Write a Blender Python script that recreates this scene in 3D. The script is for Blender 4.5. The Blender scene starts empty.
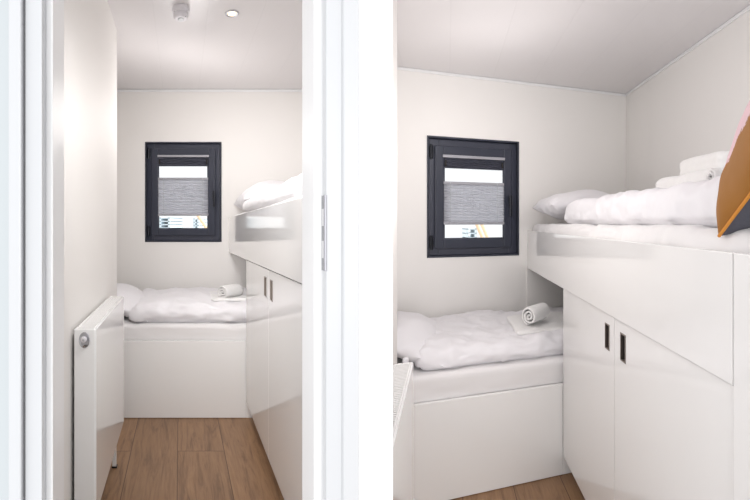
import bpy, bmesh, math, random
from mathutils import Vector, Matrix, noise
random.seed(7)
sc = bpy.context.scene
COL = sc.collection
F = 430.0
EYE = 1.2

# ---------------------------------------------------------------- the two cabins' floor plans
# Both cabins are slightly out of square in plan. Left: x runs along the back wall, y is the depth
# from the hall.  Right: x runs along the back wall from its left corner, y = 0 at that wall and
# negative towards the hall.  z is the height above the floor (floors fall by about one per cent).
def LM(p):
    return Vector((p[0] - 0.5116*p[1], p[1], p[2] - 0.0105*p[1]))
def RM(p):
    X = -0.018 + 0.9487*p[0] + 0.1087*p[1]
    Y = 2.616 + 0.3162*p[0] + 0.994*p[1]
    return Vector((X, Y, p[2] + 0.0105*Y))
def WM(p):
    return Vector(p)

# ---------------------------------------------------------------- materials
def new_mat(name):
    m = bpy.data.materials.new(name); m.use_nodes = True
    nt = m.node_tree; b = nt.nodes['Principled BSDF']
    return m, nt, b
def plain(name, col, rough=0.5, metal=0.0, coat=0.0, noise_amt=0.0, nscale=8.0, bump=0.0, bscale=60.0, spec=0.5, sheen=0.0, bdist=0.002):
    m, nt, b = new_mat(name)
    b.inputs['Base Color'].default_value = (*col, 1)
    b.inputs['Roughness'].default_value = rough
    b.inputs['Metallic'].default_value = metal
    b.inputs['Coat Weight'].default_value = coat
    b.inputs['Coat Roughness'].default_value = 0.05
    b.inputs['Specular IOR Level'].default_value = spec
    b.inputs['Sheen Weight'].default_value = sheen
    tc = nt.nodes.new('ShaderNodeTexCoord')
    if noise_amt:
        n = nt.nodes.new('ShaderNodeTexNoise'); n.inputs['Scale'].default_value = nscale
        n.inputs['Detail'].default_value = 3
        nt.links.new(tc.outputs['Object'], n.inputs['Vector'])
        mx = nt.nodes.new('ShaderNodeMix'); mx.data_type = 'RGBA'
        mx.inputs['A'].default_value = (*[c*(1-noise_amt) for c in col], 1)
        mx.inputs['B'].default_value = (*[min(1, c*(1+noise_amt)) for c in col], 1)
        nt.links.new(n.outputs['Fac'], mx.inputs['Factor'])
        nt.links.new(mx.outputs['Result'], b.inputs['Base Color'])
    if bump:
        n2 = nt.nodes.new('ShaderNodeTexNoise'); n2.inputs['Scale'].default_value = bscale
        n2.inputs['Detail'].default_value = 4
        nt.links.new(tc.outputs['Object'], n2.inputs['Vector'])
        bp = nt.nodes.new('ShaderNodeBump'); bp.inputs['Strength'].default_value = bump
        bp.inputs['Distance'].default_value = bdist
        nt.links.new(n2.outputs['Fac'], bp.inputs['Height'])
        nt.links.new(bp.outputs['Normal'], b.inputs['Normal'])
    return m

M = {}
M['wall'] = plain('wall_panel', (0.87, 0.848, 0.826), 0.6, noise_amt=0.012, nscale=2.5, bump=0.05, bscale=6)
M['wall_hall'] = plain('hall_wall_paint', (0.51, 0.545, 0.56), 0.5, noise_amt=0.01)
M['pillar'] = plain('brilliant_white_paint', (0.96, 0.96, 0.96), 0.6, noise_amt=0.004)
M['frame_white'] = plain('door_frame_lacquer', (0.595, 0.605, 0.62), 0.35, noise_amt=0.01)  # white lacquer toned down so the brightly lit frame does not clip
M['frame_white_lifted'] = plain('door_frame_lacquer_lifted', (0.88, 0.88, 0.885), 0.35, noise_amt=0.01)  # same lacquer as the frame, lightened to make up for the shade there
M['laminate'] = plain('gloss_white_laminate', (0.88, 0.868, 0.86), 0.10, coat=0.3, noise_amt=0.01, nscale=3)
M['laminate_base'] = plain('gloss_white_board', (0.88, 0.868, 0.86), 0.14, coat=0.2, noise_amt=0.01, nscale=3)
M['gap'] = plain('dark_gap', (0.30, 0.30, 0.31), 0.8)
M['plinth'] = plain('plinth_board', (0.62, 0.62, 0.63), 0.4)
M['rad'] = plain('radiator_enamel', (0.90, 0.895, 0.89), 0.12, coat=0.3)
M['chrome'] = plain('brushed_chrome', (0.50, 0.50, 0.53), 0.3, metal=1.0)
M['bronze'] = plain('bronze_handle_rim', (0.24, 0.20, 0.175), 0.4, metal=0.6)
M['black'] = plain('dark_recess', (0.012, 0.010, 0.010), 0.6)
M['steel'] = plain('steel_plate', (0.30, 0.31, 0.33), 0.4, metal=0.8)
M['navy'] = plain('anthracite_window_frame', (0.034, 0.039, 0.060), 0.38, noise_amt=0.05, nscale=20)
M['navy2'] = plain('anthracite_sash', (0.054, 0.059, 0.084), 0.4, noise_amt=0.05, nscale=20)
M['gather'] = plain('dark_blind_fabric', (0.15, 0.155, 0.20), 0.8)
M['hinge'] = plain('dark_hinge_metal', (0.02, 0.022, 0.03), 0.35, metal=0.4)
M['rail'] = plain('aluminium_rail', (0.42, 0.42, 0.46), 0.35, metal=0.3)
M['linen'] = plain('white_bed_linen', (0.83, 0.812, 0.838), 0.9, noise_amt=0.012, nscale=4, bump=0.25, bscale=26, sheen=0.2, bdist=0.006)
M['sheet'] = plain('fitted_sheet', (0.81, 0.79, 0.792), 0.9, noise_amt=0.012, nscale=4, bump=0.12, bscale=14, sheen=0.2, bdist=0.006)
M['towel'] = plain('terry_towel', (0.86, 0.845, 0.835), 0.95, noise_amt=0.03, nscale=60, bump=0.8, bscale=320, sheen=0.4, bdist=0.002)
M['plastic'] = plain('white_plastic', (0.74, 0.72, 0.75), 0.35)
M['trim'] = plain('crown_trim', (0.84, 0.84, 0.85), 0.3)
M['slate'] = plain('slate_fabric', (0.075, 0.075, 0.095), 0.95, noise_amt=0.15, nscale=80, bump=0.5, bscale=300)
M['piping'] = plain('orange_piping', (0.62, 0.25, 0.035), 0.8)
M['blue'] = plain('pale_blue_paint', (0.80, 0.91, 0.97), 0.6)
M['orange'] = plain('orange_paint', (0.93, 0.66, 0.42), 0.6)
M['ground'] = plain('pale_gravel', (0.80, 0.80, 0.79), 0.9, noise_amt=0.05, nscale=3)

def ceiling_mat():
    m, nt, b = new_mat('ceiling_panels')
    N = nt.nodes; Lk = nt.links
    uv = N.new('ShaderNodeUVMap'); uv.uv_map = 'plan'
    sep = N.new('ShaderNodeSeparateXYZ'); Lk.new(uv.outputs['UV'], sep.inputs[0])
    fr = N.new('ShaderNodeMath'); fr.operation = 'FRACT'; Lk.new(sep.outputs['X'], fr.inputs[0])
    s = N.new('ShaderNodeMath'); s.operation = 'SUBTRACT'; Lk.new(fr.outputs[0], s.inputs[0]); s.inputs[1].default_value = 0.5
    a = N.new('ShaderNodeMath'); a.operation = 'ABSOLUTE'; Lk.new(s.outputs[0], a.inputs[0])
    mr = N.new('ShaderNodeMapRange'); Lk.new(a.outputs[0], mr.inputs['Value'])
    mr.inputs['From Min'].default_value = 0.484; mr.inputs['From Max'].default_value = 0.492
    mx = N.new('ShaderNodeMix'); mx.data_type = 'RGBA'
    mx.inputs['A'].default_value = (0.74, 0.715, 0.72, 1); mx.inputs['B'].default_value = (0.722, 0.697, 0.702, 1)
    Lk.new(mr.outputs[0], mx.inputs['Factor']); Lk.new(mx.outputs['Result'], b.inputs['Base Color'])
    bp = N.new('ShaderNodeBump'); bp.inputs['Strength'].default_value = 0.12; bp.inputs['Distance'].default_value = 0.003; bp.invert = True
    Lk.new(mr.outputs[0], bp.inputs['Height']); Lk.new(bp.outputs['Normal'], b.inputs['Normal'])
    b.inputs['Roughness'].default_value = 0.28
    return m
M['ceiling'] = ceiling_mat()

def wood_mat(name, shift_x, shift_y):
    m, nt, b = new_mat(name)
    N = nt.nodes; Lk = nt.links
    uv = N.new('ShaderNodeUVMap'); uv.uv_map = 'plan'
    mp = N.new('ShaderNodeMapping'); mp.inputs['Location'].default_value = (shift_x, shift_y, 0)
    Lk.new(uv.outputs['UV'], mp.inputs['Vector'])
    br = N.new('ShaderNodeTexBrick'); Lk.new(mp.outputs[0], br.inputs['Vector'])
    br.inputs['Scale'].default_value = 1.0; br.inputs['Brick Width'].default_value = 1.3
    br.inputs['Row Height'].default_value = 0.254; br.inputs['Mortar Size'].default_value = 0.0022
    br.inputs['Mortar Smooth'].default_value = 0.2
    br.offset = 0.5; br.offset_frequency = 2
    br.inputs['Color1'].default_value = (0, 0, 0, 1); br.inputs['Color2'].default_value = (1, 1, 1, 1)
    br.inputs['Mortar'].default_value = (0.5, 0.5, 0.5, 1)
    # per-plank offset of the grain
    vm = N.new('ShaderNodeVectorMath'); vm.operation = 'MULTIPLY_ADD'
    Lk.new(br.outputs['Color'], vm.inputs[0]); vm.inputs[1].default_value = (3.1, 7.7, 5.3); Lk.new(mp.outputs[0], vm.inputs[2])
    mp2 = N.new('ShaderNodeMapping'); mp2.inputs['Scale'].default_value = (1.6, 13, 1); Lk.new(vm.outputs[0], mp2.inputs['Vector'])
    n1 = N.new('ShaderNodeTexNoise'); n1.inputs['Scale'].default_value = 1.6; n1.inputs['Detail'].default_value = 7
    n1.inputs['Roughness'].default_value = 0.62; n1.inputs['Distortion'].default_value = 1.2; Lk.new(mp2.outputs[0], n1.inputs['Vector'])
    mp3 = N.new('ShaderNodeMapping'); mp3.inputs['Scale'].default_value = (5, 70, 1); Lk.new(vm.outputs[0], mp3.inputs['Vector'])
    n2 = N.new('ShaderNodeTexNoise'); n2.inputs['Scale'].default_value = 2.2; n2.inputs['Detail'].default_value = 5; Lk.new(mp3.outputs[0], n2.inputs['Vector'])
    cr = N.new('ShaderNodeValToRGB'); Lk.new(n1.outputs['Fac'], cr.inputs[0])
    e = cr.color_ramp.elements
    e[0].position = 0.30; e[0].color = (0.20, 0.108, 0.056, 1)
    e[1].position = 0.68; e[1].color = (0.43, 0.252, 0.134, 1)
    mid = cr.color_ramp.elements.new(0.47); mid.color = (0.345, 0.195, 0.102, 1)
    mx = N.new('ShaderNodeMix'); mx.data_type = 'RGBA'; mx.blend_type = 'MULTIPLY'; mx.inputs['Factor'].default_value = 0.32
    cr2 = N.new('ShaderNodeValToRGB'); Lk.new(n2.outputs['Fac'], cr2.inputs[0])
    cr2.color_ramp.elements[0].position = 0.3; cr2.color_ramp.elements[0].color = (0.55, 0.5, 0.47, 1)
    cr2.color_ramp.elements[1].position = 0.6; cr2.color_ramp.elements[1].color = (1, 1, 1, 1)
    Lk.new(cr.outputs[0], mx.inputs['A']); Lk.new(cr2.outputs[0], mx.inputs['B'])
    mv = N.new('ShaderNodeMix'); mv.data_type = 'RGBA'; mv.blend_type = 'MULTIPLY'; mv.inputs['Factor'].default_value = 0.26
    Lk.new(mx.outputs['Result'], mv.inputs['A']); Lk.new(br.outputs['Color'], mv.inputs['B'])
    md = N.new('ShaderNodeMix'); md.data_type = 'RGBA'; Lk.new(br.outputs['Fac'], md.inputs['Factor'])
    Lk.new(mv.outputs['Result'], md.inputs['A']); md.inputs['B'].default_value = (0.10, 0.05, 0.028, 1)
    Lk.new(md.outputs['Result'], b.inputs['Base Color'])
    b.inputs['Roughness'].default_value = 0.42
    bp = N.new('ShaderNodeBump'); bp.inputs['Strength'].default_value = 0.2; bp.inputs['Distance'].default_value = 0.002
    Lk.new(n2.outputs['Fac'], bp.inputs['Height']); Lk.new(bp.outputs['Normal'], b.inputs['Normal'])
    return m

def blind_mat():
    m, nt, b = new_mat('pleated_fabric')
    N = nt.nodes; Lk = nt.links
    out = N['Material Output']
    tr = N.new('ShaderNodeBsdfTranslucent'); tr.inputs['Color'].default_value = (0.86, 0.86, 0.90, 1)
    b.inputs['Base Color'].default_value = (0.66, 0.66, 0.69, 1); b.inputs['Roughness'].default_value = 0.9
    mx = N.new('ShaderNodeMixShader'); mx.inputs[0].default_value = 0.62
    Lk.new(b.outputs[0], mx.inputs[1]); Lk.new(tr.outputs[0], mx.inputs[2]); Lk.new(mx.outputs[0], out.inputs[0])
    return m
M['blind'] = blind_mat()

def glass_mat():
    m, nt, b = new_mat('window_glass')
    N = nt.nodes; Lk = nt.links
    t = N.new('ShaderNodeBsdfTransparent'); t.inputs[0].default_value = (0.97, 0.98, 0.98, 1)
    g = N.new('ShaderNodeBsdfGlossy'); g.inputs['Roughness'].default_value = 0.02
    fz = N.new('ShaderNodeFresnel'); fz.inputs[0].default_value = 1.45
    mx = N.new('ShaderNodeMixShader'); Lk.new(fz.outputs[0], mx.inputs[0])
    Lk.new(t.outputs[0], mx.inputs[1]); Lk.new(g.outputs[0], mx.inputs[2]); Lk.new(mx.outputs[0], N['Material Output'].inputs[0])
    return m
M['glass'] = glass_mat()

def emit_mat(name, col, s):
    m, nt, b = new_mat(name)
    b.inputs['Emission Color'].default_value = (*col, 1); b.inputs['Emission Strength'].default_value = s
    b.inputs['Base Color'].default_value = (*col, 1)
    return m
M['bulb'] = emit_mat('lit_lamp', (1.0, 0.80, 0.52), 2.2)

def cushion_mat():
    m, nt, b = new_mat('mustard_and_pink_print')
    N = nt.nodes; Lk = nt.links
    uv = N.new('ShaderNodeUVMap'); uv.uv_map = 'plan'
    n = N.new('ShaderNodeTexNoise'); n.inputs['Scale'].default_value = 16; n.inputs['Detail'].default_value = 6; n.inputs['Roughness'].default_value = 0.75
    mpp = N.new('ShaderNodeMapping'); mpp.inputs['Scale'].default_value = (1, 1, 1); Lk.new(uv.outputs['UV'], mpp.inputs[0])
    Lk.new(mpp.outputs[0], n.inputs['Vector'])
    sep = N.new('ShaderNodeSeparateXYZ'); Lk.new(uv.outputs['UV'], sep.inputs[0])
    # pink brush stroke: boundary broken up by noise
    sl = N.new('ShaderNodeMath'); sl.operation = 'MULTIPLY_ADD'; Lk.new(sep.outputs['Y'], sl.inputs[0]); sl.inputs[1].default_value = -0.67; Lk.new(sep.outputs['X'], sl.inputs[2])
    mb = N.new('ShaderNodeMath'); mb.operation = 'MULTIPLY_ADD'; Lk.new(n.outputs['Fac'], mb.inputs[0]); mb.inputs[1].default_value = 1.15; Lk.new(sl.outputs[0], mb.inputs[2])
    g1 = N.new('ShaderNodeMapRange'); Lk.new(mb.outputs[0], g1.inputs['Value']); g1.inputs['From Min'].default_value = CUSH[0]; g1.inputs['From Max'].default_value = CUSH[0]+0.01
    g1.inputs['To Min'].default_value = 1; g1.inputs['To Max'].default_value = 0
    mc = N.new('ShaderNodeMath'); mc.operation = 'MULTIPLY_ADD'; Lk.new(n.outputs['Fac'], mc.inputs[0]); mc.inputs[1].default_value = 0.2; Lk.new(sep.outputs['Y'], mc.inputs[2])
    g2 = N.new('ShaderNodeMapRange'); Lk.new(mc.outputs[0], g2.inputs['Value']); g2.inputs['From Min'].default_value = CUSH[1]; g2.inputs['From Max'].default_value = CUSH[1]+0.01
    mu = N.new('ShaderNodeMath'); mu.operation = 'MULTIPLY'; Lk.new(g1.outputs[0], mu.inputs[0]); Lk.new(g2.outputs[0], mu.inputs[1])
    mx = N.new('ShaderNodeMix'); mx.data_type = 'RGBA'; Lk.new(mu.outputs[0], mx.inputs['Factor'])
    mx.inputs['A'].default_value = (0.34, 0.140, 0.022, 1); mx.inputs['B'].default_value = (0.80, 0.56, 0.60, 1)
    Lk.new(mx.outputs['Result'], b.inputs['Base Color']); b.inputs['Roughness'].default_value = 0.75
    w = N.new('ShaderNodeTexNoise'); w.inputs['Scale'].default_value = 400; Lk.new(uv.outputs['UV'], w.inputs['Vector'])
    bp = N.new('ShaderNodeBump'); bp.inputs['Strength'].default_value = 0.3; bp.inputs['Distance'].default_value = 0.001
    Lk.new(w.outputs['Fac'], bp.inputs['Height']); Lk.new(bp.outputs['Normal'], b.inputs['Normal'])
    return m
CUSH = (1.04, 0.34)

# ---------------------------------------------------------------- object helpers
ORIG = {}
def link(o, parent=None):
    COL.objects.link(o)
    if parent: o.parent = parent
    return o
def tags(o, label=None, cat=None, group=None, kind=None):
    if label: o['label'] = label
    if cat: o['category'] = cat
    if group: o['group'] = group
    if kind: o['kind'] = kind
    return o
def thing(name, mp, at, label, cat, group=None, kind=None):
    o = bpy.data.objects.new(name, None); o.empty_display_size = 0.05
    link(o); o.location = mp(at); ORIG[o.name] = mp(at).copy()
    return tags(o, label, cat, group, kind)
def part(name, bm, mat, parent=None, smooth=False, label=None, mp=None, uv=None, at=None):
    """links a bmesh given in world coordinates as one mesh object (parent: thing or part)"""
    if parent is not None:
        org = ORIG[parent.name]
    else:
        if at is not None: org = at
        else:
            vs = [v.co for v in bm.verts]
            org = Vector(((min(v.x for v in vs)+max(v.x for v in vs))/2, (min(v.y for v in vs)+max(v.y for v in vs))/2, min(v.z for v in vs)))
    for v in bm.verts: v.co -= org
    me = bpy.data.meshes.new(name); bm.to_mesh(me); bm.free()
    me.materials.append(mat)
    if smooth:
        for p in me.polygons: p.use_smooth = True
    o = bpy.data.objects.new(name, me)
    link(o, parent)
    if parent is None: o.location = org
    ORIG[o.name] = org.copy()
    if label: o['label'] = label
    return o

def bm_box(x0, x1, y0, y1, z0, z1, bev=0.0, seg=2, bm=None, edges=None):
    b = bmesh.new()
    r = bmesh.ops.create_cube(b, size=1)
    for v in b.verts:
        v.co = Vector((x0+(v.co.x+.5)*(x1-x0), y0+(v.co.y+.5)*(y1-y0), z0+(v.co.z+.5)*(z1-z0)))
    if bev: bmesh.ops.bevel(b, geom=list(b.edges), offset=bev, segments=seg, affect='EDGES', profile=0.5)
    return merge(bm, b)
def merge(bm, b):
    if bm is None: return b
    me = bpy.data.meshes.new('t'); b.to_mesh(me); b.free(); bm.from_mesh(me); bpy.data.meshes.remove(me)
    return bm
def bm_prism(pts, z0, z1, bm=None):
    b = bmesh.new()
    lo = [b.verts.new((p[0], p[1], z0)) for p in pts]; hi = [b.verts.new((p[0], p[1], z1)) for p in pts]
    b.faces.new(lo[::-1]); b.faces.new(hi)
    n = len(pts)
    for i in range(n): b.faces.new((lo[i], lo[(i+1) % n], hi[(i+1) % n], hi[i]))
    bmesh.ops.recalc_face_normals(b, faces=b.faces)
    return merge(bm, b)
def bm_lathe(profile, center, axis='z', n=40, bm=None, sx=1.0, sy=1.0):
    """profile: list of (radius, height) along axis; center = base point"""
    b = bmesh.new(); rings = []
    for r, h in profile:
        ring = []
        for i in range(n):
            a = 2*math.pi*i/n; c, s = r*math.cos(a)*sx, r*math.sin(a)*sy
            if axis == 'z': p = (c, s, h)
            elif axis == 'y': p = (c, h, s)
            else: p = (h, c, s)
            ring.append(b.verts.new(Vector(center)+Vector(p)))
        rings.append(ring)
    for k in range(len(rings)-1):
        for i in range(n): b.faces.new((rings[k][i], rings[k][(i+1) % n], rings[k+1][(i+1) % n], rings[k+1][i]))
    b.faces.new(rings[0]); b.faces.new(rings[-1][::-1])
    bmesh.ops.recalc_face_normals(b, faces=b.faces)
    return merge(bm, b)
def tube(pts, r, n=8, bm=None, closed=False):
    b = bmesh.new(); rings = []; P = [Vector(p) for p in pts]; m = len(P)
    for k in range(m):
        a = P[(k-1) % m] if (closed or k > 0) else P[k]; c = P[(k+1) % m] if (closed or k < m-1) else P[k]
        t = (c-a).normalized(); up = Vector((0, 0, 1)) if abs(t.z) < .9 else Vector((1, 0, 0))
        s = t.cross(up).normalized(); w = s.cross(t)
        rings.append([b.verts.new(P[k]+s*(r*math.cos(2*math.pi*i/n))+w*(r*math.sin(2*math.pi*i/n))) for i in range(n)])
    for k in range(m if closed else m-1):
        A = rings[k]; B = rings[(k+1) % m]
        for i in range(n): b.faces.new((A[i], A[(i+1) % n], B[(i+1) % n], B[i]))
    if not closed: b.faces.new(rings[0][::-1]); b.faces.new(rings[-1])
    bmesh.ops.recalc_face_normals(b, faces=b.faces)
    return merge(bm, b)
def mapped(bm, mp):
    for v in bm.verts: v.co = mp(v.co)
    return bm
def uvplan(o, coords_fn):
    me = o.data; l = me.uv_layers.new(name='plan')
    for lp in me.loops:
        v = me.vertices[lp.vertex_index].co; l.data[lp.index].uv = coords_fn(v)

def fbm(p, sc_, seed, octv=3):
    q = Vector(p)*sc_ + Vector((seed*3.7, seed*1.9, seed*5.1)); a = 0; am = 1
    for _ in range(octv):
        a += am*noise.noise(q); q = q*2.03; am *= .5
    return a

def bm_softbox(x0, x1, y0, y1, z0, z1, r, wr=0.006, ws=7.0, seed=1, nx=70, ny=40, nz=10, sag=0.0, crease=0.0, stretch=(1, 1, 1), rz=None, tilt=None, puff=0.0, flat_bottom=True):
    """a soft, rounded, wrinkled slab"""
    b = bmesh.new()
    cx, cy, cz = (x0+x1)/2, (y0+y1)/2, (z0+z1)/2
    hx, hy, hz = (x1-x0)/2, (y1-y0)/2, (z1-z0)/2
    rx = min(r, hx, hy, ) ; rzv = min(rz if rz else r, hz)
    idx = {}
    def vert(i, j, k):
        key = (i, j, k)
        if key in idx: return idx[key]
        s, t, u = 2*i/nx-1, 2*j/ny-1, 2*k/nz-1
        x, y, z = s*hx, t*hy, u*hz
        ix, iy, iz = max(-hx+rx, min(hx-rx, x)), max(-hy+rx, min(hy-rx, y)), max(-hz+rzv, min(hz-rzv, z))
        d = Vector(((x-ix)/rx, (y-iy)/rx, (z-iz)/rzv if rzv > 0 else 0))
        if d.length > 1e-6:
            dn = d.normalized(); m_ = max(abs(d.x), abs(d.y), abs(d.z))
            p = Vector((ix+dn.x*rx*m_, iy+dn.y*rx*m_, iz+dn.z*rzv*m_)); nrm = dn
        else:
            p = Vector((x, y, z)); nrm = Vector((0, 0, 0))
        if k == nz or u > .4: nrm = (nrm+Vector((0, 0, 1))).normalized()
        if u > 0: p.z += puff*(1-s*s)*(1-t*t)*u
        q = Vector((p.x*stretch[0], p.y*stretch[1], p.z*stretch[2]))
        w_ = fbm(q, ws, seed)
        rid = 1-abs(fbm(q+Vector((9, 3, 1)), ws*1.3, seed+5, 2))*2
        fold = 1-abs(noise.noise(Vector((q.x*ws*.9+seed, q.y*ws*3.2+.8*q.x*ws, q.z*ws*2+seed))))*2.4
        amt = wr*(w_*.8+0.45*rid+0.38*max(0, fold))
        if flat_bottom and u < -0.6: amt *= .25
        p += nrm*amt
        if crease and abs(u) < .6:
            p -= Vector((nrm.x, nrm.y, 0))*crease*math.exp(-((u+0.1+0.15*math.sin(3*s+seed))/.22)**2)
        p.z -= sag*(max(0, abs(t))**3)*hz*.5 if u > 0 else 0
        v = b.verts.new((cx+p.x, cy+p.y, cz+p.z)); idx[key] = v
        return v
    for i in range(nx):
        for j in range(ny):
            b.faces.new((vert(i, j, nz), vert(i+1, j, nz), vert(i+1, j+1, nz), vert(i, j+1, nz)))
            b.faces.new((vert(i, j, 0), vert(i, j+1, 0), vert(i+1, j+1, 0), vert(i+1, j, 0)))
    for i in range(nx):
        for k in range(nz):
            b.faces.new((vert(i, 0, k), vert(i+1, 0, k), vert(i+1, 0, k+1), vert(i, 0, k+1)))
            b.faces.new((vert(i, ny, k), vert(i, ny, k+1), vert(i+1, ny, k+1), vert(i+1, ny, k)))
    for j in range(ny):
        for k in range(nz):
            b.faces.new((vert(0, j, k), vert(0, j, k+1), vert(0, j+1, k+1), vert(0, j+1, k)))
            b.faces.new((vert(nx, j, k), vert(nx, j+1, k), vert(nx, j+1, k+1), vert(nx, j, k+1)))
    return b

def bm_pillow(c, ex, ey, ez, lx, ly, h_top, h_bot, seed=1, wr=0.006, pinch=0.07, n=44, power=0.62, which='both', ws=6.0):
    """c centre of the seam plane; ex,ey,ez unit axes; half sizes lx, ly; bulge heights"""
    b = bmesh.new(); ex, ey, ez, c = Vector(ex), Vector(ey), Vector(ez), Vector(c)
    def pos(i, j, side):
        s = math.sin((2*i/n-1)*math.pi/2); t = math.sin((2*j/n-1)*math.pi/2)
        x = s*lx*(1-pinch*(1-t*t)); y = t*ly*(1-pinch*(1-s*s))
        q = max(0, (1-s**2)*(1-t**2))**power
        h = (h_top if side > 0 else h_bot)*q
        d = wr*fbm((x, y, side*3), ws, seed)*min(1, q*3+.12)
        # gathers radiating from the seams
        edge = math.exp(-((1-max(abs(s), abs(t)))/.25)**2)
        g = wr*0.6*edge*math.sin(40*(x if abs(t) > abs(s) else y)+seed)*min(1, q*5)
        return c+ex*x+ey*y+ez*(side*(h+d+g))
    grids = {}
    sides = {'both': (1, -1), 'top': (1,), 'bottom': (-1,)}[which]
    for side in sides:
        for i in range(n+1):
            for j in range(n+1):
                onb = i in (0, n) or j in (0, n)
                if onb and side == -1 and which == 'both': grids[(i, j, side)] = grids[(i, j, 1)]
                else: grids[(i, j, side)] = b.verts.new(pos(i, j, 0.0001 if onb else side) if onb else pos(i, j, side))
        for i in range(n):
            for j in range(n):
                q = [grids[(i, j, side)], grids[(i+1, j, side)], grids[(i+1, j+1, side)], grids[(i, j+1, side)]]
                if len(set(q)) == 4: b.faces.new(q if side > 0 else q[::-1])
    return b, pos

def bm_towelroll(c, axis, up, radius, length, turns=2.7, th=0.011, seed=3, squash=0.92):
    """a towel wound in a spiral, ends showing the windings"""
    axis = Vector(axis).normalized(); up = Vector(up); up = (up-axis*up.dot(axis)).normalized(); side = axis.cross(up)
    b = bmesh.new(); nt_ = int(turns*26); nl = 26
    rmin = 0.0015; c = Vector(c)
    def rr(a): return rmin+(radius-rmin-th*.5)*(a/(turns*2*math.pi))
    outer, inner = [], []
    for k in range(nt_+1):
        a = turns*2*math.pi*k/nt_
        ro, ri = [], []
        for l in range(nl+1):
            f = 2*l/nl-1
            taper = 1-0.07*abs(f)**6
            off = 0.012*(a/(turns*2*math.pi)-.5)*(1 if f > 0 else -1)*abs(f)**8
            dd = 0.0025*fbm((a*.6, f*3, 0), 1.2, seed)
            for lst, dr in ((ro, th*.46), (ri, -th*.46)):
                r = (rr(a)+dr+dd)*taper
                p = c+axis*(f*length/2*(1-.02*(1 if dr > 0 else 0))-off*0)+side*(r*math.cos(a))+up*(r*math.sin(a)*squash)
                p += axis*(0.004*math.sin(a*1.3+seed)*abs(f)**4*(1 if f > 0 else -1))
                lst.append(b.verts.new(p))
        outer.append(ro); inner.append(ri)
    for k in range(nt_):
        for l in range(nl):
            b.faces.new((outer[k][l], outer[k][l+1], outer[k+1][l+1], outer[k+1][l]))
            b.faces.new((inner[k][l], inner[k+1][l], inner[k+1][l+1], inner[k][l+1]))
        b.faces.new((outer[k][0], outer[k+1][0], inner[k+1][0], inner[k][0]))
        b.faces.new((outer[k][nl], inner[k][nl], inner[k+1][nl], outer[k+1][nl]))
    for k in (0, nt_):
        for l in range(nl):
            q = (outer[k][l], inner[k][l], inner[k][l+1], outer[k][l+1])
            b.faces.new(q if k else q[::-1])
    bmesh.ops.recalc_face_normals(b, faces=b.faces)
    return b

def struct(name, bm, mat, mp=WM, **k):
    o = part(name, mapped(bm, mp), mat, **k); o['kind'] = 'structure'; return o

# ================================================================ LEFT CABIN shell
LD = 3.68; LC = 2.41; LW = -0.60
o = struct('floor', bm_prism([(-0.66, 0.8), (-0.66, LD), (1.10, LD), (1.10, 2.50), (0.30, 0.98), (0.30, 0.8)], -0.05, 0.0), wood_mat('oak_planks_left', 0, 0), LM, at=Vector((0, 0, 0)))
# plan coordinates for the plank pattern: length along the depth, rows across
uvplan(o, lambda v: (v.y-2.345+.65+1.3*4, (v.x+0.5116*v.y)+0.013+0.254*4))
o = struct('ceiling', bm_prism([(-0.66, 0.8), (-0.66, LD), (1.10, LD), (1.10, 2.50), (0.30, 0.98), (0.30, 0.8)], LC, LC+.04), M['ceiling'], LM, at=Vector((0, 0, 0)))
uvplan(o, lambda v: (((v.x+0.5116*v.y)+0.145)/0.30+10, v.y))
struct('wall_left', bm_box(LW-.06, LW, 2.5, LD+.06, 0, LC), M['wall'], LM)
struct('wall_left', bm_box(LW-.06, -.380, .99, 2.59, 0, LC-.0005), M['wall'], LM)
wx0, wx1, wz0, wz1 = -0.30, 0.355, 1.106, 1.962
bm = bm_box(LW, wx0, LD, LD+.10, 0, LC); bm = bm_box(wx1, 1.10, LD, LD+.10, 0, LC, bm=bm)
bm = bm_box(wx0, wx1, LD, LD+.10, 0, wz0, bm=bm); bm = bm_box(wx0, wx1, LD, LD+.10, wz1, LC, bm=bm)
struct('wall_back', bm, M['wall'], LM)
struct('wall_right', bm_prism([(1.08, LD), (1.08, 2.46), (0.30, 0.98), (0.32, 0.98), (1.10, 2.44), (1.10, LD)], 0, LC), M['wall'], LM)
bm = bm_box(LW, 1.08, LD-.014, LD, LC-.022, LC, bev=.004)
struct('trim_1', bm, M['trim'], LM)
struct('trim_2', bm_box(.411, 1.0, LD-.010, LD, .50, 1.0), M['wall'], LM)

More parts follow.
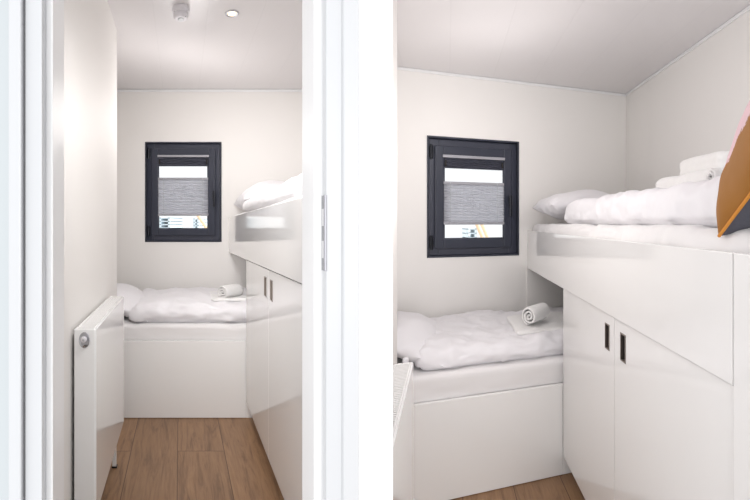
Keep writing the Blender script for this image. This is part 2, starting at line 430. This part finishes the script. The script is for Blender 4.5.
# ---- window unit
def window(mp, x0, x1, z0, z1, yb, n, label, blind_label, objs, flip=1):
    """yb: plane of the wall's inner face; the window sits in the wall behind it"""
    W = x1-x0; H = z1-z0
    t = thing('window_%d' % n, mp, ((x0+x1)/2, yb+.03, z0), label, 'window', kind='structure')
    def ring(a0, a1, b0, b1, w, ya, yb_, bev=.002):
        bm = bm_box(a0, a0+w, ya, yb_, b0, b1, bev)
        bm = bm_box(a1-w, a1, ya, yb_, b0, b1, bev, bm=bm)
        bm = bm_box(a0+w, a1-w, ya, yb_, b0, b0+w, bev, bm=bm)
        bm = bm_box(a0+w, a1-w, ya, yb_, b1-w, b1, bev, bm=bm)
        return bm
    part('reveal_lining', mapped(ring(x0, x1, z0, z1, .011*W/.65, yb-.006, yb+.10), mp), M['navy'], t)
    part('window_frame', mapped(ring(x0+.012, x1-.012, z0+.012, z1-.012, .066*W/.655, yb+.035, yb+.10, .003), mp), M['navy2'], t)
    f = .066*W/.655; ins = .042*W/.655
    a0, a1, b0, b1 = x0+.012+ins, x1-.012-ins, z0+.012+ins, z1-.012-ins
    s = part('sash', mapped(ring(a0, a1, b0, b1, .058*W/.655, yb+.016, yb+.06, .004), mp), M['navy'], t)
    g0, g1, h0, h1 = a0+.058*W/.655, a1-.058*W/.655, b0+.058*W/.655, b1-.058*W/.655
    # thin glazing bead
    part('glazing_bead', mapped(ring(g0-.004, g1+.004, h0-.004, h1+.004, .012, yb+.022, yb+.05, .002), mp), M['navy2'], t)
    part('pane', mapped(bm_box(g0, g1, yb+.046, yb+.052, h0, h1), mp), M['glass'], t)
    for zz in (z0+.05, z1-.05-.09):
        hb = bm_lathe([(.010, 0), (.010, .09)], (x0+.028, yb+.022, zz), n=14)
        hb = bm_box(x0+.014, x0+.044, yb+.025, yb+.036, zz+.01, zz+.08, .002, bm=hb)
        part('hinge', mapped(hb, mp), M['hinge'], t)
    hx = x1-.012-ins-.012; hz = z0+H*.40
    hb = bm_box(hx-.012, hx+.012, yb+.006, yb+.018, hz+.02, hz+.095, .004)
    h = part('window_handle', mapped(hb, mp), M['hinge'], t)
    hb = bm_lathe([(.008, 0), (.008, .03)], (hx, yb-.022, hz+.085), axis='y', n=16)
    hb = bm_box(hx-.009, hx+.009, yb-.030, yb-.016, hz-.045, hz+.095, .005, bm=hb)
    part('lever', mapped(hb, mp), M['hinge'], h)
    # the pleated blind hung inside the sash opening: a thing of its own
    bt = thing('pleated_blind', mp, ((g0+g1)/2, yb+.008, h0), blind_label, 'blind')
    GH = h1-h0
    part('top_rail', mapped(bm_box(g0-.006, g1+.006, yb+.004, yb+.030, h1-.016, h1+.002, .002), mp), M['rail'], bt)
    part('gathered_pleats', mapped(pleats(g0+.004, g1-.004, yb+.018, h1-.016-.125*GH, h1-.016, 5, .011), mp), M['gather'], bt, label='dark folded blind fabric gathered under the top rail')
    for sx in (g0+.008, g1-.020):
        part('bracket', mapped(bm_box(sx, sx+.012, yb-.001, yb+.006, h1-.016-.10*GH, h1-.016-.03*GH, .002), mp), M['black'], bt)
    zt, zb = h0+GH*(1-objs[0]), h0+GH*(1-objs[1])
    part('middle_rail', mapped(bm_box(g0, g1, yb+.006, yb+.026, zt-.014, zt+.004, .003), mp), M['rail'], bt)
    part('pleated_fabric', mapped(pleats(g0+.002, g1-.002, yb+.016, zb, zt-.014, 13, .007), mp), M['blind'], bt)
    part('bottom_rail', mapped(bm_box(g0, g1, yb+.006, yb+.026, zb-.014, zb+.003, .003), mp), M['rail'], bt)
    for fx in (.11, .88):
        part('cord', mapped(tube([(g0+(g1-g0)*fx, yb+.004, zb-.006), (g0+(g1-g0)*fx, yb+.004, zt)], .0017, 6), mp), M['frame_white'], bt)
    return t
def pleats(x0, x1, y, z0, z1, n, d):
    b = bmesh.new(); rows = []
    for k in range(2*n+1):
        z = z0+(z1-z0)*k/(2*n); yy = y+(d/2 if k % 2 else -d/2)
        rows.append((b.verts.new((x0, yy, z)), b.verts.new((x1, yy, z))))
    for k in range(2*n):
        b.faces.new((rows[k][0], rows[k][1], rows[k+1][1], rows[k+1][0]))
    r = bmesh.ops.solidify(b, geom=list(b.faces), thickness=.0012)
    return b
window(LM, wx0, wx1, wz0, wz1, LD, 1, 'dark square-framed window in the back wall of the left cabin', 'grey pleated blind half drawn in the window of the left cabin', (.31, .80))

# ---- door frame the left cabin is seen through
t = thing('door_1', LM, (0, .90, 0), 'white lacquered door frame the left cabin is seen through', 'door frame', kind='structure')
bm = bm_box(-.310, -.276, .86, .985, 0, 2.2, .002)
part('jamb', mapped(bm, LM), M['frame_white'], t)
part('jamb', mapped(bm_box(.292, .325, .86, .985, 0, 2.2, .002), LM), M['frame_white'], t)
part('door_stop', mapped(bm_box(-.277, -.262, .885, .973, 0, 2.185, .002), LM), M['frame_white_lifted'], t)
part('door_stop', mapped(bm_box(.276, .293, .885, .973, 0, 2.185, .002), LM), M['frame_white_lifted'], t)
part('door_stop', mapped(bm_box(-.262, .276, .885, .973, 2.17, 2.185, .002), LM), M['frame_white_lifted'], t)
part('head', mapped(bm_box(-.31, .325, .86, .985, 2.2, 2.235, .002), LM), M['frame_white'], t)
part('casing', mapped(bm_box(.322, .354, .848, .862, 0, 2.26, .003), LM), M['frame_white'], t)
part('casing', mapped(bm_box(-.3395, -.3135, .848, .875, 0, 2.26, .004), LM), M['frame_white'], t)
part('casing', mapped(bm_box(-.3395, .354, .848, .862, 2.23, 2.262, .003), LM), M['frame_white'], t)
part('shadow_groove', mapped(bm_box(-.3140, -.3095, .864, .90, 0, 2.2), LM), M['gap'], t)  # dark strip painted in for the shadow groove between casing and jamb
part('gasket', mapped(bm_box(.2895, .2922, .8815, .8855, 0, 2.17), LM), M['plinth'], t)
# strike plate on the right jamb
sp = part('strike_plate', mapped(bm_box(.2895, .2925, .8625, .8795, 1.2-.080, 1.2+.072, .0008), LM), M['steel'], t, label='brushed steel strike plate')
part('lip', mapped(bm_box(.2885, .292, .8575, .863, 1.2-.080, 1.2+.072, .0008), LM), M['rail'], sp)
for z_ in (1.2-.055, 1.2+.01):
    part('latch_hole', mapped(bm_box(.2885, .2905, .8665, .8755, z_, z_+.035, .0005), LM), M['plinth'], sp)

# ---- hall side walls
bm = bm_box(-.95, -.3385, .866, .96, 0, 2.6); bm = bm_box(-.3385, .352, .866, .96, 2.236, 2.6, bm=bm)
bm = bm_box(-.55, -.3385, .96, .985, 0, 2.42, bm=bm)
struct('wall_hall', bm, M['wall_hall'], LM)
struct('wall_partition', bm_prism([(-.0860, .850), (-.0142, .850), (-.0152, .895), (-.150, .895), (-.1500, .872), (-.0905, .866)], 0, 2.45), M['pillar'], WM)

# ================================================================ radiators
def radiator(mp, x0, x1, y0, y1, z0, z1, label, near_valve, mirror=1, xwall=0.0):
    """x1: room side face; y0 near end, y1 far end"""
    t = thing('radiator', mp, ((x0+x1)/2, (y0+y1)/2, 0), label, 'radiator', group=None)
    part('front_panel', mapped(bm_box(x1-.012, x1, y0+.003, y1-.003, z0, z1-.004, .0025), mp), M['rad'], t)
    part('back_panel', mapped(bm_box(x0, x0+.012, y0+.003, y1-.003, z0, z1-.004, .0025), mp), M['rad'], t)
    for ya, yb in ((y0, y0+.012), (y1-.012, y1)):
        part('end_panel', mapped(bm_box(x0+.001, x1-.003, ya, yb, z0+.004, z1-.002, .003), mp), M['rad'], t)
    bm = bm_box(x0+.006, x0+.012, y0+.012, y1-.012, z1-.010, z1, .001)
    bm = bm_box(x1-.012, x1-.006, y0+.012, y1-.012, z1-.010, z1, .001, bm=bm)
    L_ = y1-y0-.024; n = int(L_/.0125)
    for i in range(n):
        yy = y0+.012+L_*(i+.5)/n
        bm = bm_box(x0+.010, x1-.010, yy-.0042, yy+.0042, z1-.008, z1-.0015, bm=bm)
    part('top_grille', mapped(bm, mp), M['rad'], t)
    bm = bm_box(x0+.028, x0+.034, y0+.02, y1-.02, z0+.02, z1-.03)
    for i in range(int(L_/.04)):
        yy = y0+.02+i*.04
        bm = bm_box(x0+.014, x1-.014, yy, yy+.002, z0+.02, z1-.04, bm=bm)
    part('convector_fins', mapped(bm, mp), M['plinth'], t)
    for yy in (y1-.075, y0+.12):
        fb = bm_box(x1-.050, x1-.030, yy, yy+.025, .008, z0+.05, .002)
        ft = part('foot', mapped(fb, mp), M['rad'], t)
        part('foot_pad', mapped(bm_box(x1-.052, x1-.026, yy-.002, yy+.027, 0, .008, .002), mp), M['black'], ft)
    for yy in (y1-.12, y1-.30):
        part('wall_bracket', mapped(bm_box(xwall, x0+.004, yy, yy+.03, z1-.2, z1-.14, .002), mp), M['rad'], t)
    if near_valve:
        vx, vz = (x0+x1)/2-.0015, near_valve
        p = bm_lathe([(.0182, .002), (.0182, -.0025), (.0165, -.0038), (.0145, -.0026), (.004, -.0024)], (vx, y0-.001, vz), axis='y', sy=1.55, n=48)
        part('valve_surround', mapped(p, mp), M['chrome'], t, smooth=False, label='oval chrome surround recessed in the radiator end')
        k = bm_lathe([(.0085, -.001), (.0105, -.006), (.010, -.014), (.008, -.017), (.004, -.0175)], (vx, y0, vz+.004), axis='y', n=40)
        kk = part('thermostat_knob', mapped(k, mp), M['plastic'], t, smooth=True)
        part('cap', mapped(bm_lathe([(.004, -.017), (.004, -.019), (.002, -.020)], (vx, y0, vz+.004), axis='y', n=24), mp), M['chrome'], kk)
        part('drain_screw', mapped(bm_lathe([(.004, 0), (.004, -.010)], (vx, y0, vz-.021), axis='y', n=16), mp), M['bronze'], t)
    else:
        k = bm_lathe([(.010, 0), (.012, .004), (.012, .030), (.009, .036)], ((x0+x1)/2+.006, y1+.018, z1-.028), axis='z', n=24)
        kk = part('thermostat_knob', mapped(k, mp), M['plastic'], t, smooth=True)
        part('pipe', mapped(tube([((x0+x1)/2+.006, y1-.004, z1-.04), ((x0+x1)/2+.006, y1+.018, z1-.04), ((x0+x1)/2+.006, y1+.018, z1-.026)], .006, 10), mp), M['chrome'], t)
    return t
radiator(LM, -.371, -.293, 1.500, 2.250, .204, .860, 'tall white panel radiator with oval chrome valve in the left cabin', .820, xwall=-.380)
radiator(RM, .134, .206, -1.775, -1.203, .15, .720, 'white panel radiator at the lower left of the right cabin, mostly hidden', None, xwall=.108)

# ================================================================ bed, cupboard and bunk
def cupboard(mp, cx, yfar, yjoin, ynear, zb, zt, plan, plinth_plan, hz0, hz1, hy1, hy2, hw, label):
    """cx: plane of the door fronts; doors face -x; plan = outline of the carcass"""
    t = thing('cupboard', mp, (cx+.2, (yfar+ynear)/2, 0), label, 'cupboard')
    part('carcass', mapped(bm_prism(plan, zb, zt), mp), M['laminate'], t)
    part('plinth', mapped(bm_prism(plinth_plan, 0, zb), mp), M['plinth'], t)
    for (ya, yb, hy) in ((yjoin+.0012, yfar, hy1), (ynear, yjoin-.0012, hy2)):
        # door leaf with a slot cut through it for the handle
        a0, a1 = hy-hw/2, hy+hw/2
        bm = bm_box(cx, cx+.018, ya, a0, zb-.004, zt-.004); bm = bm_box(cx, cx+.018, a1, yb, zb-.004, zt-.004, bm=bm)
        bm = bm_box(cx, cx+.018, a0, a1, zb-.004, hz0, bm=bm); bm = bm_box(cx, cx+.018, a0, a1, hz1, zt-.004, bm=bm)
        bmesh.ops.remove_doubles(bm, verts=bm.verts, dist=1e-5)
        d = part('cupboard_door', mapped(bm, mp), M['laminate'], t)
        r = .09*hw+.001
        bm = bm_box(cx-.002, cx+.016, a0, a0+r, hz0, hz1, .0008); bm = bm_box(cx-.002, cx+.016, a1-r, a1, hz0, hz1, .0008, bm=bm)
        bm = bm_box(cx-.002, cx+.016, a0, a1, hz0, hz0+r, .0008, bm=bm); bm = bm_box(cx-.002, cx+.016, a0, a1, hz1-r, hz1, .0008, bm=bm)
        h = part('handle_rim', mapped(bm, mp), M['bronze'], d, label='bronze rim of the recessed handle')
        part('handle_recess', mapped(bm_box(cx+.010, cx+.017, a0+r, a1-r, hz0+r, hz1-r), mp), M['black'], d, label='dark recess of the handle')
    return t

# left
CUX = .423
cupboard(LM, CUX, 2.745, 2.055, 1.34, .113, 1.018,
         [(CUX+.019, 2.745), (CUX+.019, 1.34), (.50, 1.34), (.985, 2.29), (.985, 2.745)],
         [(CUX+.055, 2.715), (CUX+.055, 1.36), (.50, 1.36), (.95, 2.28), (.95, 2.715)],
         .876, .973, 2.130, 1.988, .050, 'glossy white cupboard with two doors under the bunk of the left cabin')
BF = 2.755
t = thing('lower_bed', LM, (0, 3.2, 0), 'white boxed bed base under the window of the left cabin', 'bed')
bm = bm_box(LW+.003, CUX-.0005, BF, BF+.018, .003, .495, .0015)
part('front_board', mapped(bm, LM), M['laminate_base'], t)
part('platform', mapped(bm_box(LW+.003, .98, BF+.018, LD-.004, .40, .48), LM), M['laminate_base'], t)
part('side_board', mapped(bm_box(CUX, .98, BF+.001, BF+.018, 0.003, .495), LM), M['laminate_base'], t)
o = part('mattress', mapped(bm_softbox(LW+.006, .975, BF+.0185, LD-.01, .482, .594, .022, wr=.004, ws=5, seed=2, nx=90, ny=40, nz=8, stretch=(1, 1, 3)), LM), M['sheet'], None, smooth=True)
tags(o, 'mattress in a fitted white sheet on the lower bed of the left cabin', 'mattress')
t = thing('bunk_bed', LM, (.7, 2.6, 1.0), 'white bunk board above the cupboard doors of the left cabin', 'bunk bed')
part('bunk_board', mapped(bm_box(.418, .436, 1.20, LD-.001, 1.019, 1.315, .0012), LM), M['laminate'], t)
part('bunk_platform', mapped(bm_prism([(.437, LD-.002), (.437, 1.34), (.50, 1.34), (.985, 2.29), (.985, LD-.002)], 1.03, 1.20), LM), M['laminate_base'], t)

# right
RX = .934
RY0 = -.884; RYJ = -1.507; RY1 = -2.105
cupboard(RM, RX, RY0, RYJ, RY1, .100, .889,
         [(RX+.019, RY0), (RX+.019, RY1), (1.776, RY1), (1.776, RY0)],
         [(RX+.055, RY0-.02), (RX+.055, RY1), (1.74, RY1), (1.74, RY0-.02)],
         .763, .851, -1.445, -1.578, .040, 'white cupboard with two dark slot handles under the bunk of the right cabin')
t = thing('lower_bed', RM, (.5, -.45, 0), 'white boxed bed base beneath the window of the right cabin', 'bed')
part('front_board', mapped(bm_box(.004, RX-.0005, -.878, -.860, .003, .432, .0015), RM), M['laminate_base'], t)
part('side_board', mapped(bm_box(RX, 1.77, -.878, -.860, .003, .432), RM), M['laminate_base'], t)
part('platform', mapped(bm_box(.004, 1.77, -.86, -.004, .33, .42), RM), M['laminate_base'], t)
o = part('mattress', mapped(bm_softbox(.008, 1.765, -.8595, -.008, .4215, .540, .018, wr=.004, ws=5, seed=12, nx=90, ny=40, nz=8, stretch=(1, 1, 3)), RM), M['sheet'], None, smooth=True)
tags(o, 'mattress in a fitted white sheet on the lower bed of the right cabin', 'mattress')
t = thing('bunk_bed', RM, (1.35, -1.2, .88), 'long white bunk board across the right cabin, above the slot handles', 'bunk bed')
part('bunk_board', mapped(bm_box(RX-.008, RX+.018, RY1+.001, -.003, .889, 1.141, .0012), RM), M['laminate'], t)
part('bunk_platform', mapped(bm_box(RX+.019, 1.776, RY1, -.003, .90, 1.03), RM), M['laminate_base'], t)
o = part('end_panel', mapped(bm_box(RX-.008, RX+.018, -2.60, RY1-.0015, .003, 1.141, .0012), RM), M['laminate'], None)
tags(o, 'tall white panel at the right edge of the picture, beside the bunk', 'panel')
struct('trim_3', bm_box(RX-.012, 1.776, -.010, 0, .43, .886), M['wall'], RM)

# ================================================================ RIGHT CABIN shell
RC = 2.143; RWX = 1.781
RP = [(0, 0), (0, -1.72), (-.2, -1.9), (-.2, -3.0), (2.0, -3.0), (RWX, -3.0), (RWX, 0)]
plan_r = [(-.02, .0), (-.02, -1.72), (.30, -1.72), (.30, -2.9), (RWX+.02, -2.9), (RWX+.02, 0)]
o = struct('floor', bm_prism(plan_r, -.05, 0), wood_mat('oak_planks_right', 0, 0), RM, at=Vector((0, 0, 0)))
Minv = Matrix(((0.9487, 0.1087), (0.3162, 0.994))).inverted()
def rplan(v):
    q = Minv @ Vector((v.x+.018, v.y-2.616)); return q
uvplan(o, lambda v: (rplan(v).y+6.0, rplan(v).x+.10+.254*4))
o = struct('ceiling', bm_prism(plan_r, RC, RC+.04), M['ceiling'], RM, at=Vector((0, 0, 0)))
uvplan(o, lambda v: ((rplan(v).x-.04)/.31+10, rplan(v).y))
struct('wall_left', bm_box(-.018, 0, -1.60, .06, 0, RC), M['wall'], RM)
struct('wall_left', bm_box(-.017, .108, -1.62, -.885, 0, RC-.0005), M['wall'], RM)
struct('wall_right', bm_box(RWX, RWX+.06, -2.9, .06, 0, RC), M['wall'], RM)
vx0, vx1, vz0, vz1 = .196, .862, .976, 1.739
bm = bm_box(0, vx0, 0, .10, 0, RC); bm = bm_box(vx1, RWX, 0, .10, 0, RC, bm=bm)
bm = bm_box(vx0, vx1, 0, .10, 0, vz0, bm=bm); bm = bm_box(vx0, vx1, 0, .10, vz1, RC, bm=bm)
struct('wall_back', bm, M['wall'], RM)
bm = bm_box(0, RWX, -.012, 0, RC-.018, RC, .004); bm = bm_box(RWX-.012, RWX, -2.9, -.012, RC-.018, RC, .004, bm=bm)
struct('trim_4', bm, M['trim'], RM)
window(RM, vx0, vx1, vz0, vz1, 0, 2, 'dark square-framed window in the back wall of the right cabin', 'grey pleated blind half drawn in the window of the right cabin', (.32, .80))

# ================================================================ bedding, left cabin
def soft(name, bm, mp, mat, label, cat, group=None):
    o = part(name, mapped(bm, mp), mat, None, smooth=True); tags(o, label, cat, group); return o
def rot(ax, a): return Matrix.Rotation(math.radians(a), 3, ax)
def pillow(mp, c, lx, ly, ht, hb, seed, R, label, wr=.012, pinch=.07, power=.5):
    b, _ = bm_pillow(c, R @ Vector((1, 0, 0)), R @ Vector((0, 1, 0)), R @ Vector((0, 0, 1)), lx, ly, ht, hb, seed=seed, wr=wr, pinch=pinch, power=power)
    return soft('pillow', b, mp, M['linen'], label, 'pillow')

pillow(LM, (-.385, 3.18, .685), .19, .37, .095, .09, 4, rot('Y', 24), 'white pillow at the left end of the lower bed in the left cabin')
soft('folded_duvet', bm_softbox(-.325, .92, BF+.05, 3.60, .592, .716, .060, wr=.021, ws=5.2, seed=8, nx=110, ny=60, nz=14, rz=.062, stretch=(1.0, .8, 2.2), puff=.016), LM, M['linen'],
     'thick white folded duvet on the lower bed of the left cabin', 'duvet')
soft('folded_towel', bm_softbox(.215, .60, 2.90, 3.25, .722, .745, .02, wr=.004, ws=8, seed=5, nx=40, ny=40, nz=6, rz=.013), LM, M['towel'],
     'flat folded white towel beneath the towel roll, on the lower bed of the left cabin', 'towel')
soft('rolled_towel', bm_towelroll((.352, 2.99, .780), (1, .9, 0), (0, 0, 1), .060, .17, seed=3), LM, M['towel'],
     'rolled white towel on the lower bed of the left cabin', 'towel')
def squeeze(p):
    lim = .975 if p[1] > 2.28 else .975-(2.28-p[1])*.522
    k = (lim-.44)/.535
    return LM((.44+(p[0]-.44)*k, p[1], p[2]))
soft('mattress', bm_softbox(.442, .975, 1.40, LD-.01, 1.201, 1.334, .025, wr=.003, ws=5, seed=21, nx=60, ny=90, nz=8), squeeze, M['sheet'],
     'mattress with white sheet behind the bunk board of the left cabin', 'mattress')
soft('folded_duvet', bm_softbox(.436, .96, 1.42, 2.98, 1.330, 1.402, .035, wr=.010, ws=4.5, seed=23, nx=60, ny=100, nz=10, rz=.04, stretch=(1, 1, 2)), squeeze, M['linen'],
     'white duvet seen end-on above the bunk board of the left cabin', 'duvet')
pillow(LM, (.69, 3.33, 1.450), .24, .30, .135, .105, 25, rot('Y', -6), 'white pillow standing above the bunk board of the left cabin')

# ================================================================ bedding, right cabin
pillow(RM, (.165, -.47, .618), .165, .36, .080, .085, 34, rot('Y', 20), 'white pillow against the left wall on the lower bed of the right cabin')
soft('folded_duvet', bm_softbox(.190, 1.70, -.815, -.06, .538, .625, .048, wr=.020, ws=5.8, seed=38, nx=120, ny=60, nz=14, rz=.052, stretch=(1.0, .8, 2.2), puff=.01), RM, M['linen'],
     'thick white folded duvet on the lower bed of the right cabin', 'duvet')
soft('folded_towel', bm_softbox(.71, 1.12, -.72, -.34, .634, .656, .02, wr=.004, ws=8, seed=35, nx=40, ny=40, nz=6, rz=.011), RM, M['towel'],
     'flat folded white towel beneath the towel roll, on the lower bed of the right cabin', 'towel')
soft('rolled_towel', bm_towelroll((.855, -.600, .712), (1, .8, 0), (0, 0, 1), .061, .16, seed=33), RM, M['towel'],
     'rolled white towel with spiral end, on the lower bed of the right cabin', 'towel')
soft('mattress', bm_softbox(RX+.024, 1.760, -2.58, -.022, 1.034, 1.183, .030, wr=.010, ws=5.5, seed=41, nx=60, ny=140, nz=10, rz=.05), RM, M['sheet'],
     'mattress in a rumpled white sheet behind the bunk board of the right cabin', 'mattress')
pillow(RM, (1.27, -.36, 1.275), .33, .26, .12, .075, 45, rot('Y', 3), 'plump white pillow at the far end of the right cabin bunk, beside its window')
soft('folded_duvet', bm_softbox(1.000, 1.72, -2.10, -.66, 1.184, 1.300, .055, wr=.015, ws=5.4, seed=48, nx=70, ny=120, nz=14, rz=.05, stretch=(1, 1, 1.6)), RM, M['linen'],
     'long white folded duvet on top of the right cabin bunk', 'duvet')
soft('folded_towel', bm_softbox(1.20, 1.62, -1.72, -1.34, 1.305, 1.365, .04, wr=.005, ws=6, seed=52, nx=50, ny=50, nz=8, rz=.03, crease=.004), RM, M['towel'],
     'folded white towel lying lowest of the three on the right cabin bunk', 'towel')
soft('folded_towel', bm_softbox(1.285, 1.60, -1.66, -1.40, 1.356, 1.432, .03, wr=.004, ws=6, seed=57, nx=44, ny=50, nz=8, rz=.024, crease=.004), RM, M['towel'],
     'thick folded white towel topmost of the pile on the right cabin bunk', 'towel')
soft('rolled_towel', bm_towelroll((1.16, -1.80, 1.322), (1, .5, 0), (0, 0, 1), .024, .14, turns=2.3, th=.008, seed=61), RM, M['towel'],
     'small white towel roll in front of the towel pile on the right bunk', 'towel')

# cushion leaning at the near end of the bunk
e1 = Vector((-.252, -.832, .494)).normalized(); e2 = Vector((.59, .36, .735)); e2 = (e2-e1*e2.dot(e1)).normalized(); e3 = e1.cross(e2)
tip = Vector((.668, .900, 1.180)); hl = .20
cc = tip+(e1+e2)*hl
ct = thing('cushion', WM, tip, 'mustard cushion with a pink brushed print and dark slate back, at the right edge', 'cushion')
kw = dict(seed=70, wr=.005, pinch=.035, n=60, power=.38, ws=9)
b, pos = bm_pillow(cc, e1, e2, e3, hl, hl, .066, .11, which='top', **kw)
o = part('front_cover', b, cushion_mat(), ct, smooth=True, label='mustard and pink printed front')
og = ORIG[ct.name]
uvplan(o, lambda v: ((v+og-cc).dot(e1)/hl*.5+.5, (v+og-cc).dot(e2)/hl*.5+.5))
b, _ = bm_pillow(cc, e1, e2, e3, hl, hl, .066, .11, which='bottom', **kw)
part('back_cover', b, M['slate'], ct, smooth=True, label='dark slate back')
ring = []
n = 60
for k in range(n): ring.append(pos(k, 0, 0.0001))
for k in range(n): ring.append(pos(n, k, 0.0001))
for k in range(n): ring.append(pos(n-k, n, 0.0001))
for k in range(n): ring.append(pos(0, n-k, 0.0001))
part('piping', tube(ring, .0032, 8, closed=True), M['piping'], ct, smooth=True, label='orange piping')

# ================================================================ ceiling fittings, left cabin
def P(u, y, w): return LM((u, y, w))
t = thing('smoke_detector', WM, P(.005, 2.33, LC-.065), 'round white smoke detector on the ceiling of the left cabin', 'smoke detector')
c0 = (.005, 2.33, LC)
part('mounting_base', mapped(bm_lathe([(.046, 0), (.047, -.012), (.046, -.028), (.043, -.031)], c0, n=48), LM), M['plastic'], t, smooth=False)
part('sensor_housing', mapped(bm_lathe([(.039, -.031), (.041, -.040), (.041, -.050), (.036, -.059), (.030, -.062)], c0, n=48), LM), M['plastic'], t)
part('test_button', mapped(bm_lathe([(.018, -.061), (.017, -.066), (.013, -.067)], c0, n=32), LM), M['frame_white'], t)
part('indicator', mapped(bm_lathe([(.002, -.058), (.002, -.061)], (.029, 2.306, LC), n=10), LM), M['black'], t)
c0 = (.289, 2.39, LC)
t = thing('ceiling_spotlight', LM, (.289, 2.39, LC-.005), 'small round lit recessed spotlight in the ceiling of the left cabin', 'ceiling light')
part('rim', mapped(bm_lathe([(.038, 0), (.039, -.003), (.034, -.006), (.027, -.004), (.026, -.002)], c0, n=48), LM), M['chrome'], t, smooth=True)
part('bulb', mapped(bm_lathe([(.0235, -.001), (.022, -.0045), (.012, -.006)], c0, n=32), LM), M['bulb'], t, label='glowing bulb face')

# ================================================================ outside the windows
struct('ground_outside', bm_box(-14, 14, 4.2, 30, -.5, -.45), M['ground'], WM)
def outside(px, py, Y):
    return Vector(((px-400)/F*Y, Y, EYE-(py-226.5)/F*Y))
def crate_stack(px0, px1, py0, py1, Y, n, label):
    a, b_ = outside(px0, py1, Y), outside(px1, py0, Y)
    t = thing('slatted_rack', WM, (a.x, Y, -.45), label, 'rack', group=None)
    H = b_.z-a.z
    for k in range(n):
        z = a.z+H*k/(n-1)
        part('slat', bm_box(a.x, b_.x, Y, Y+.35, z-.007, z+.007, .002), M['blue'], t)
    for xx in (a.x, b_.x-.03):
        part('post', bm_box(xx, xx+.03, Y, Y+.35, -.45, b_.z+.01, .003), M['blue'], t)
def strut(p, q, Y, label, name='leaning_pole'):
    a, b_ = outside(*p, Y), outside(*q, Y)
    d = (b_-a); k = (-.45-a.z)/d.z; base = a+d*k
    o = part(name, tube([base, b_+d*.3], 0.022*Y/6, 10), M['orange'], None); tags(o, label, 'pole')
crate_stack(159, 170, 218, 228, 6.0, 4, 'pale blue slatted rack outside the left cabin window, at its left')
crate_stack(193, 199, 219, 229, 6.2, 4, 'pale blue slatted rack outside the left cabin window, beside the orange pole')
strut((207, 229), (199, 217), 5.8, 'orange pole leaning outside the left cabin window')
crate_stack(466, 477, 229, 242, 5.6, 4, 'pale blue slatted rack outside the right cabin window')
strut((484, 242), (477, 225), 5.6, 'orange pole leaning outside the right cabin window, nearer the blue rack')
strut((489, 242), (482, 225), 5.9, 'orange pole leaning outside the right cabin window, farther from the blue rack')

# ================================================================ light
w = bpy.data.worlds.new('World'); sc.world = w; w.use_nodes = True
bg = w.node_tree.nodes['Background']; bg.inputs[0].default_value = (0.97, 0.98, 1.0, 1); bg.inputs[1].default_value = .95
def area(name, loc, rot_, sx, sy, power, col=(1, 1, 1)):
    l = bpy.data.lights.new(name, 'AREA'); l.shape = 'RECTANGLE'; l.size = sx; l.size_y = sy; l.energy = power; l.color = col
    o = bpy.data.objects.new(name, l); link(o); o.location = loc; o.rotation_euler = [math.radians(a) for a in rot_]
    return o
def spot(name, loc, power, col=(1, .90, .80), ang=140, r=.05):
    l = bpy.data.lights.new(name, 'SPOT'); l.energy = power; l.color = col; l.spot_size = math.radians(ang); l.spot_blend = .9; l.shadow_soft_size = r
    o = bpy.data.objects.new(name, l); link(o); o.location = loc; return o
def lamp(name, loc, power, col=(1, .965, .945), r=.12):
    l = bpy.data.lights.new(name, 'POINT'); l.energy = power; l.color = col; l.shadow_soft_size = r
    o = bpy.data.objects.new(name, l); link(o); o.location = loc; return o
area('hall_fill', (.3, -2.6, 1.35), (90, 0, 0), 3.4, 2.2, 55, (1, .985, .97))  # added fill light behind the camera, no real source there
spot('spotlight_lamp', P(.289, 2.39, LC-.02), 4)
lamp('cabin_fill', P(.04, 2.92, LC-.52), 6.0, r=.2)  # added point fill in the left cabin, without any fitting
dl = area('door_head_fill', P(.08, 1.12, 1.95), (58, 0, 18), .36, .25, 5.6, (1, .99, .98)); dl.data.spread = 1.75  # unseen area fill added above the doorway to brighten the left cabin
lamp('cabin_fill', RM((.38, -1.20, 1.42)), 4.6, r=.2)  # added point fill in the right cabin, no fitting there
lamp('cabin_fill', RM((.60, -.70, 1.72)), 3.2, r=.2)  # second added fill, lifting the right cabin's back wall
sun = bpy.data.lights.new('sun', 'SUN'); sun.energy = 3.0; sun.angle = .05
so = bpy.data.objects.new('sun', sun); link(so); so.rotation_euler = Vector((.75, .05, .66)).to_track_quat('Z', 'Y').to_euler()

# ================================================================ camera
cam = bpy.data.cameras.new('camera'); co = bpy.data.objects.new('camera', cam); link(co)
co.location = (0, 0, EYE); co.rotation_euler = (math.pi/2, 0, 0)
cam.sensor_fit = 'HORIZONTAL'; cam.sensor_width = 36; cam.lens = F/750*36
cam.shift_x = -25/750; cam.shift_y = -23.5/750; cam.clip_start = .02
sc.camera = co
vs = sc.view_settings
sc.display_settings.display_device = 'sRGB'
vs.view_transform = 'Standard'; vs.look = 'None'; vs.gamma = 1; vs.use_curve_mapping = False; vs.exposure = 0.33
